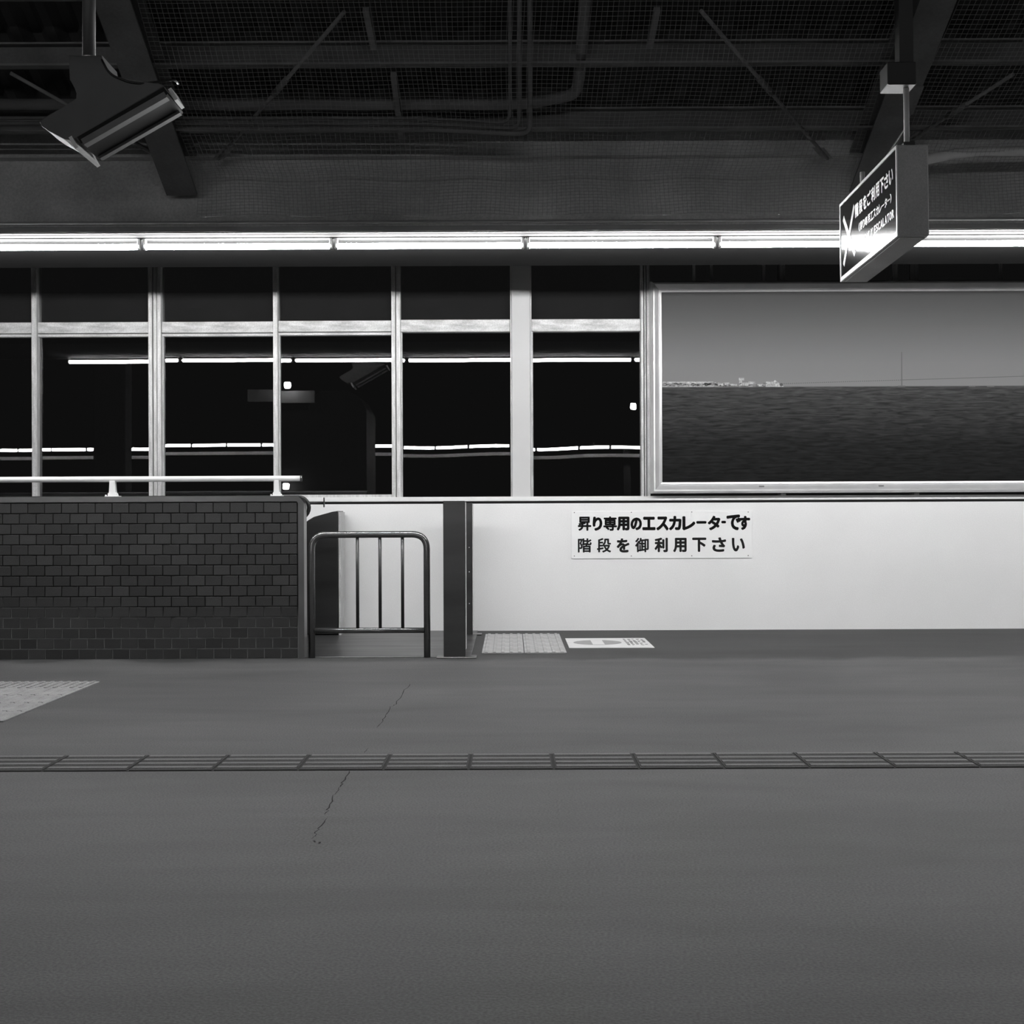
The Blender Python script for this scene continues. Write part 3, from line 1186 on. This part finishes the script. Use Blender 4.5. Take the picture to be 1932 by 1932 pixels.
# ------------------------------------------------------------------ framed sea poster
YP = 11.13           # front of the frame
po = empty('sea_poster', (P(1620, 930, YP).x, YP, ztop))
tag(po, 'large framed poster of a grey sea with a distant bridge', 'poster')
PX0, PX1 = P(1229, 730, YP).x, P(1992, 730, YP).x
PZ0, PZ1 = P(1560, 930, YP).z + 0.003, P(1560, 528, YP).z
prof = [(0.0, 0.22), (0.0, 0.03), (0.012, 0.012), (0.018, 0.0), (0.030, 0.0), (0.070, 0.035), (0.078, 0.030), (0.092, 0.034), (0.092, 0.075), (0.05, 0.22)]
cor = [(PX0, PZ0, 1, 1), (PX1, PZ0, -1, 1), (PX1, PZ1, -1, -1), (PX0, PZ1, 1, -1)]
for k in range(4):
    a, b = cor[k], cor[(k + 1) % 4]
    A = [Vector((a[0] + a[2] * w, YP + d, a[1] + a[3] * w)) for w, d in prof]
    B = [Vector((b[0] + b[2] * w, YP + d, b[1] + b[3] * w)) for w, d in prof]
    q = MB()
    q.loft(A, B)
    q.build('frame_bar', 'chrome', po)
SX0, SX1, SZ0, SZ1 = PX0 + 0.088, PX1 - 0.088, PZ0 + 0.088, PZ1 - 0.088
YPR = YP + 0.045
q = MB()
q.box(SX0, SX1, YPR, YPR + 0.01, SZ0, SZ1)
pr = q.build('print', 'sea', po)
q = MB()
q.box(PX0 + 0.03, PX1 - 0.03, YPR + 0.011, YPR + 0.06, PZ0 + 0.03, PZ1 - 0.03)
q.build('backing_board', 'dark', po)
zh = SZ0 + (SZ1 - SZ0) * 0.5


def pp(x, y):            # photo pixel on the print; the roll is already gone from its own layout
    v = P(x, y, YPR)
    return v.x, v.z


hpx = P(1500, 728, YPR).z
dz = zh - hpx + 0.0


def rect(mb, x0, y0, x1, y1, lift=0.0008):
    a, b = pp(x0, y1), pp(x1, y0)
    mb.box(a[0], b[0], YPR - lift, YPR + 0.001, a[1] + dz, b[1] + dz)


q = MB()
rect(q, 1250, 718, 1346, 722)
rect(q, 1250, 726, 1420, 728)
for k in range(70):
    x_ = random.uniform(1250, 1350)
    y_ = random.uniform(719, 727)
    rect(q, x_, y_, x_ + random.uniform(1.5, 5), y_ + random.uniform(0.8, 2.2), 0.0009)
for (a, b, c_, d_) in ((1355, 720, 1376, 728), (1377, 722.5, 1390, 728), (1394, 711, 1404, 716), (1394, 716, 1400, 728), (1401, 720, 1412, 727),
                       (1412, 718, 1425, 723), (1428, 723, 1442, 727), (1445, 718, 1463, 728)):
    rect(q, a, b, c_, d_)
a, b, c_ = pp(1452, 728), pp(1462, 715), pp(1479, 728)
q.prism([(a[0], YPR - 0.0009, a[1] + dz), (c_[0], YPR - 0.0009, c_[1] + dz), (b[0], YPR - 0.0009, b[1] + dz)], (0, 0.0018, 0))
q.build('coast', 'coast', pr)
q = MB()
for k in range(60):
    x_ = random.uniform(1250, 1352) if k < 45 else random.uniform(1356, 1445)
    y_ = random.uniform(720.5, 726)
    rect(q, x_, y_, x_ + random.uniform(2, 6), y_ + random.uniform(0.8, 1.8), 0.0011)
q.tube([(pp(1474, 724)[0], YPR - 0.0004, pp(1474, 724)[1] + dz), (pp(1474, 724)[0], YPR - 0.001, pp(1474, 724)[1] + dz)], 0.014, 12)
q.build('coast_shadow', 'coast_dk', pr)
q = MB()
for x_ in range(1470, 1990, 4):
    yd = 722 - (x_ - 1470) * (13.5 / 440) + (0.0042 * (x_ - 1470)) * 0
    rect(q, x_, yd - 0.6, x_ + (4 if x_ > 1700 else 2.6), yd + (0.9 if x_ < 1700 else 0.8), 0.0008)
rect(q, 1700.3, 662, 1702.2, 727)
rect(q, 1694, 725.5, 1708, 728, 0.0009)
rect(q, 1828, 726, 1840, 728)
rect(q, 1862, 726, 1876, 728)
q.build('bridge', 'bridge', pr)
# dark blocks standing in for shadow and reflection spots on the frame bars
for xx, zz in ((1437, PZ0 + 0.05), (1663, PZ0 + 0.05), (1450, PZ1 - 0.035), (1685, PZ1 - 0.035)):
    X = P(xx, 730, YP).x
    q = MB()
    q.box(X - 0.022, X + 0.022, YP + 0.028 - 0.012, YP + 0.05, zz - 0.012, zz + 0.012, 0.002)
    q.build('dark_spot', 'alu_dark', po)
# thin mullions of the window strip above the poster
for k, (px_, w_) in enumerate(((1310, 5), (1343, 5), (1442, 6), (1690, 10), (1722, 6), (1890, 6))):
    X = P(px_, 515, YP + 0.1).x
    ww = w_ / 2 * YP / F
    q = MB()
    q.box(X - ww, X + ww, YP + 0.12, YP + 0.135, PZ1 - 0.02, zhead + 0.02)
    q.build('thin_mullion', 'alu', po)

# ------------------------------------------------------------------ floor tiles
def tile_mesh(w, d, bars, axis, h=0.005, rise=0.005, material='tactile'):
    b = MB()
    b.box(-w / 2, w / 2, -d / 2, d / 2, 0.0, h)
    if axis == 'dots':
        for i in range(bars):
            for j in range(bars):
                cx2, cy2 = -w / 2 + (i + 0.5) * w / bars, -d / 2 + (j + 0.5) * d / bars
                b.tube([(cx2, cy2, h - 0.001), (cx2, cy2, h + rise)], 0.016, 8, True, [0.0175, 0.011])
    else:
        for i in range(bars):
            if axis == 'x':
                c_ = -d / 2 + (i + 0.5) * d / bars
                hw = d / bars * 0.30
                b.prism([(-w / 2 + 0.006, c_ - hw, h - 0.0005), (-w / 2 + 0.006, c_ + hw, h - 0.0005),
                         (-w / 2 + 0.006, c_ + hw * 0.6, h + rise), (-w / 2 + 0.006, c_ - hw * 0.6, h + rise)], (w - 0.012, 0, 0))
            else:
                c_ = -w / 2 + (i + 0.5) * w / bars
                hw = w / bars * 0.24
                b.prism([(c_ - hw, -d / 2 + 0.004, h - 0.0005), (c_ + hw, -d / 2 + 0.004, h - 0.0005),
                         (c_ + hw * 0.6, -d / 2 + 0.004, h + rise), (c_ - hw * 0.6, -d / 2 + 0.004, h + rise)], (0, d - 0.008, 0))
    me = b.mesh('tactile_tile')
    me.materials.append(M[material])
    return me


def lay(me, x, y, name='tactile_tile', z=0.0005):
    o = bpy.data.objects.new(name, me)
    C.objects.link(o)
    o.parent = floor
    o.location = (x, y, z)
    return o


# guide strip across the platform
Y0s, Y1s = F / (1452.5 - CY), F / (1423 - CY)
pitch = 0.3325
xj = (882 - CX) * Y0s / F
gm = tile_mesh(pitch - 0.010, Y1s - Y0s - 0.012, 4, 'x', 0.003, 0.005, 'guide')
gm.materials.append(M['groove'])
for f_ in gm.polygons[:6]:
    f_.material_index = 1
q = MB()
q.box(-6.5, 6.5, Y0s, Y1s, -0.01, 0.0012)
q.build('joint_bed', 'joint', floor, True)
for k in range(-19, 20):
    lay(gm, xj + (k + 0.5) * pitch, (Y0s + Y1s) / 2, 'guide_tile', 0.0008)

# path of dot and bar tiles at the left
xe_ = -2.455
Ye = 7.90
dm = tile_mesh(0.296, 0.296, 6, 'dots', 0.006, 0.006, 'tactile_dim')
lm = tile_mesh(0.296, 0.296, 4, 'y', 0.006, 0.005, 'tactile_dim')
for i in range(4):
    for j in range(5):
        lay(dm if j == 0 else lm, xe_ - 0.15 - 0.3 * i, Ye - 0.15 - 0.3 * j)
# landing mat of bar tiles by the escalator posts
bm_ = tile_mesh(0.299, 0.292, 5, 'y', 0.006, 0.005, 'tactile')
xa = (907 - CX) * 9.43 / F
for i in range(2):
    for j in range(5):
        lay(bm_, xa + 0.153 + 0.305 * i, 9.43 + 0.147 + 0.2925 * j)

# floor notice plate
fs = empty('floor_notice', (0.74, 10.05, 0.0))
tag(fs, 'white floor notice with a grey no-entry disc beside the tactile tiles', 'floor sign')
ya, yb_ = F / (1223.5 - CY), F / (1205.5 - CY)
xa1, xa2 = (1073 - CX) * ya / F, (1234 - CX) * ya / F
q = MB()
q.prism([(xa1, ya, 0.0005), (xa2, ya, 0.0005), (xa2, yb_, 0.0005), (xa1, yb_, 0.0005)], (0, 0, 0.003))
q.build('plate', 'fsign', fs)
q = MB()
dcx, dcy = (1128 - CX) * 10.07 / F, (ya + yb_) / 2 + 0.02
q.prism([(dcx + 0.185 * math.cos(2 * math.pi * k / 32), dcy + 0.185 * math.sin(2 * math.pi * k / 32), 0.0035) for k in range(32)], (0, 0, 0.0006))
q.build('disc', 'fgrey', fs)
q = MB()
q.box(dcx - 0.045, dcx + 0.045, dcy - 0.17, dcy + 0.17, 0.0041, 0.0047)
q.build('disc_bar', 'fsign', fs)
q = MB()
rr = random.Random(3)
for c_ in range(5):
    for r_ in range(10):
        if c_ >= 2 and rr.random() < 0.4:
            continue
        x_ = dcx + 0.215 + c_ * 0.034
        y_ = dcy + 0.25 - r_ * 0.052
        q.box(x_, x_ + rr.uniform(0.012, 0.026), y_, y_ + rr.uniform(0.02, 0.036), 0.0036, 0.0041)
q.build('small_print', 'fink', fs)

# cracks in the asphalt
def crack(pts, wpx, nm):
    q = MB()
    W = []
    prev = None
    for k, (x_, y_) in enumerate(pts):
        Y = CAM_Z * F / ((x_ - CX) * ROLL + y_ - CY)
        c = P(x_, y_, Y)
        W.append(Vector((c.x, c.y, 0.0)))
    fine = []
    for a, b in zip(W, W[1:]):
        for t in range(4):
            p_ = a.lerp(b, t / 4)
            fine.append(p_ + Vector((random.uniform(-0.006, 0.006), random.uniform(-0.01, 0.01), 0)))
    fine.append(W[-1])
    vs = []
    for k, p_ in enumerate(fine):
        w = wpx * (0.4 + 0.8 * random.random()) * (0.3 if k in (0, len(fine) - 1) else 1) * p_.y / F / 2
        vs.append((q.bm.verts.new((p_.x - w, p_.y, 0.0006)), q.bm.verts.new((p_.x + w, p_.y, 0.0006))))
    for a, b in zip(vs, vs[1:]):
        q.bm.faces.new((a[0], a[1], b[1], b[0]))
    o = q.build(nm, 'crack', floor, True)
    return o


crack([(775, 1290), (760, 1306), (747, 1329), (738, 1333), (729, 1347), (723, 1357), (711, 1373)], 1.6, 'crack')
crack([(694, 1412), (688, 1421)], 1.5, 'crack')
crack([(661, 1453), (645, 1478), (641, 1486), (630, 1502), (622, 1524), (612, 1537)], 2.6, 'crack')
crack([(620, 1543), (600, 1563), (594, 1575), (588, 1583)], 2.6, 'crack')
crack([(593, 1586), (599, 1589), (602, 1592)], 4.5, 'crack')

# ------------------------------------------------------------------ tilted monitor hanging at upper left
YM = 6.0
mo = empty('platform_monitor', P(200, 270, YM + 0.12))
tag(mo, 'tilted grey monitor housing hanging from the roof at upper left', 'monitor')
body = [(129, 104), (192, 104), (194, 120), (209, 143), (240, 152), (304, 158), (310, 163), (138, 264), (120, 262), (92, 247), (79, 238), (74, 229), (84, 220),
        (118, 203), (146, 188), (147, 176), (143, 165), (131, 150)]
q = MB()
q.prism([P(a, b, YM) for a, b in body], (0, 0.24, 0), 0.006)
q.build('housing', 'monitor', mo)
# bezel and screen along the lower right edge
e0, e1 = P(140, 264, YM), P(318, 162, YM)
d = (e1 - e0).normalized()
nrm = Vector((-d.z, 0, d.x))
if nrm.z > 0:
    nrm = -nrm


def bar(a0, a1, y0, y1, n0, n1, nm, m_):
    q = MB()
    A = e0 + d * a0
    B = e0 + d * a1
    q.prism([A + nrm * n0, B + nrm * n0, B + nrm * n1, A + nrm * n1], (0, 1, 0))
    for v in q.bm.verts:
        v.co.y = YM + (y0 if v.co.y < YM + 0.5 else y1)
    return q.build(nm, m_, mo)


Lm = (e1 - e0).length
bar(0.02, Lm - 0.02, -0.012, 0.27, 0.0, 0.035, 'screen', 'screen')
bar(0.03, Lm - 0.03, -0.02, 0.03, 0.02, 0.048, 'bezel', 'steel_pale')
bar(0.03, Lm - 0.03, 0.215, 0.255, 0.02, 0.048, 'bezel', 'steel_pale')
bar(-0.012, 0.004, -0.03, 0.29, -0.01, 0.05, 'end_plate', 'rail')
bar(Lm - 0.012, Lm + 0.004, 0.03, 0.16, 0.0, 0.06, 'end_plate', 'rail')
q = MB()
pt, pb = P(168, -120, YM + 0.12), P(168, 108, YM + 0.12)
q.tube([pt, pb], 0.030, 14)
q.build('hanger_pole', 'monitor', mo)
q = MB()
q.tube(bend([P(192, 112, YM - 0.01), P(206, 140, YM - 0.01), P(255, 160, YM - 0.01), P(330, 150, YM + 0.05), P(336, 158, YM + 0.1)], 0.2, 6), 0.005, 8)
q.build('cable', 'belt', mo)

# ------------------------------------------------------------------ the rest of the station, seen only as reflections in the windows
# far platform: canopy beam on posts with its own row of tubes
YFR = -23.8
fb = empty('far_canopy', (-6, YFR, 0))
tag(fb, 'pale canopy beam of the far platform, reflected low in the windows', 'canopy')
zfl = 3.92
q = MB()
q.box(-24, 10, YFR - 0.26, YFR - 0.14, zfl - 0.33, zfl - 0.22)
q.build('beam', 'board', fb)
for xx in (-23, -14, -5, 4):
    q = MB()
    q.box(xx - 0.1, xx + 0.1, YFR - 0.5, YFR - 0.3, 0, zfl)
    q.build('post', 'dark', fb)
ft = empty('far_tube_lamp', (0, YFR, zfl))
q = MB()
q.tube([(-0.570, YFR, zfl), (0.570, YFR, zfl)], 0.05, 8)
q.build('tube', 'tube_far', ft)
q = MB()
q.box(-0.60, 0.60, YFR - 0.10, YFR - 0.05, zfl - 0.05, zfl + 0.06)
q.build('batten', 'dark', ft)
for k in range(27):
    o = ft if k == 0 else copy_tree(ft)
    o.location.x = 9.0 - k * 1.225
    tag(o, 'tube lamp in the row on the far platform', 'lamp', 'tube lamps of the far platform')

q = MB()
q.box(-26, 12, -27.0, -21.5, -0.25, 0.0)
o = q.build('floor_far', 'floor', None, True)
tag(o, 'grey asphalt of the far platform behind the viewpoint', 'floor', kind='structure')
q = MB()
q.box(-6.55, -6.05, 1.55, 1.95, 0, 3.9, 0.02)
o = q.build('platform_pillar', 'dark')
tag(o, 'dark square platform pillar reflected in the window left of the triple mullion', 'pillar')
sh = empty('waiting_shelter', (-3.5, -2.4, 0))
tag(sh, 'dark round-topped shelter reflected in the window above the barrier gate', 'shelter')
X0, X1 = (528 - CX) * 24.7 / F, (692 - CX) * 24.7 / F
q = MB()
arc = [(X0, -2.0, 0), (X1, -2.0, 0), (X1, -2.0, 3.15), (X1 - 0.12, -2.0, 3.38), (X1 - 0.35, -2.0, 3.52), (X0 + 0.75, -2.0, 3.5), (X0 + 0.6, -2.0, 3.4),
       (X0 + 0.5, -2.0, 3.15), (X0, -2.0, 3.15)]
q.prism(arc, (0, -1.6, 0))
q.build('body', 'dark', sh)
q = MB()
q.box((465 - CX) * 24.5 / F, (590 - CX) * 24.5 / F, -1.99, -1.90, 3.28, 3.50)
q.build('signboard', 'board', sh)
for xx, yy in ((543, 727), (1192, 764), (541, 918)):
    Yv = 2 * YG + 1.75 if xx < 1000 else 2 * YG + 7
    c = P(xx, yy, Yv)
    c.z += 2 * 0.008 * (Yv - YG)
    r = 0.06 * Yv / 24.5
    o = MB()
    o.box(c.x - r, c.x + r, 2 * YG - Yv, 2 * YG - Yv + 0.05, c.z - r, c.z + r, 0.02)
    lmp = o.build('spot_lamp', 'spot')
    tag(lmp, {543: 'small square lamp above the shelter, reflected in the window', 1192: 'small square lamp reflected left of the sea poster',
              541: 'small square lamp low on the shelter, reflected beside the handrail end'}[xx], 'lamp', 'small lamps behind the viewpoint')
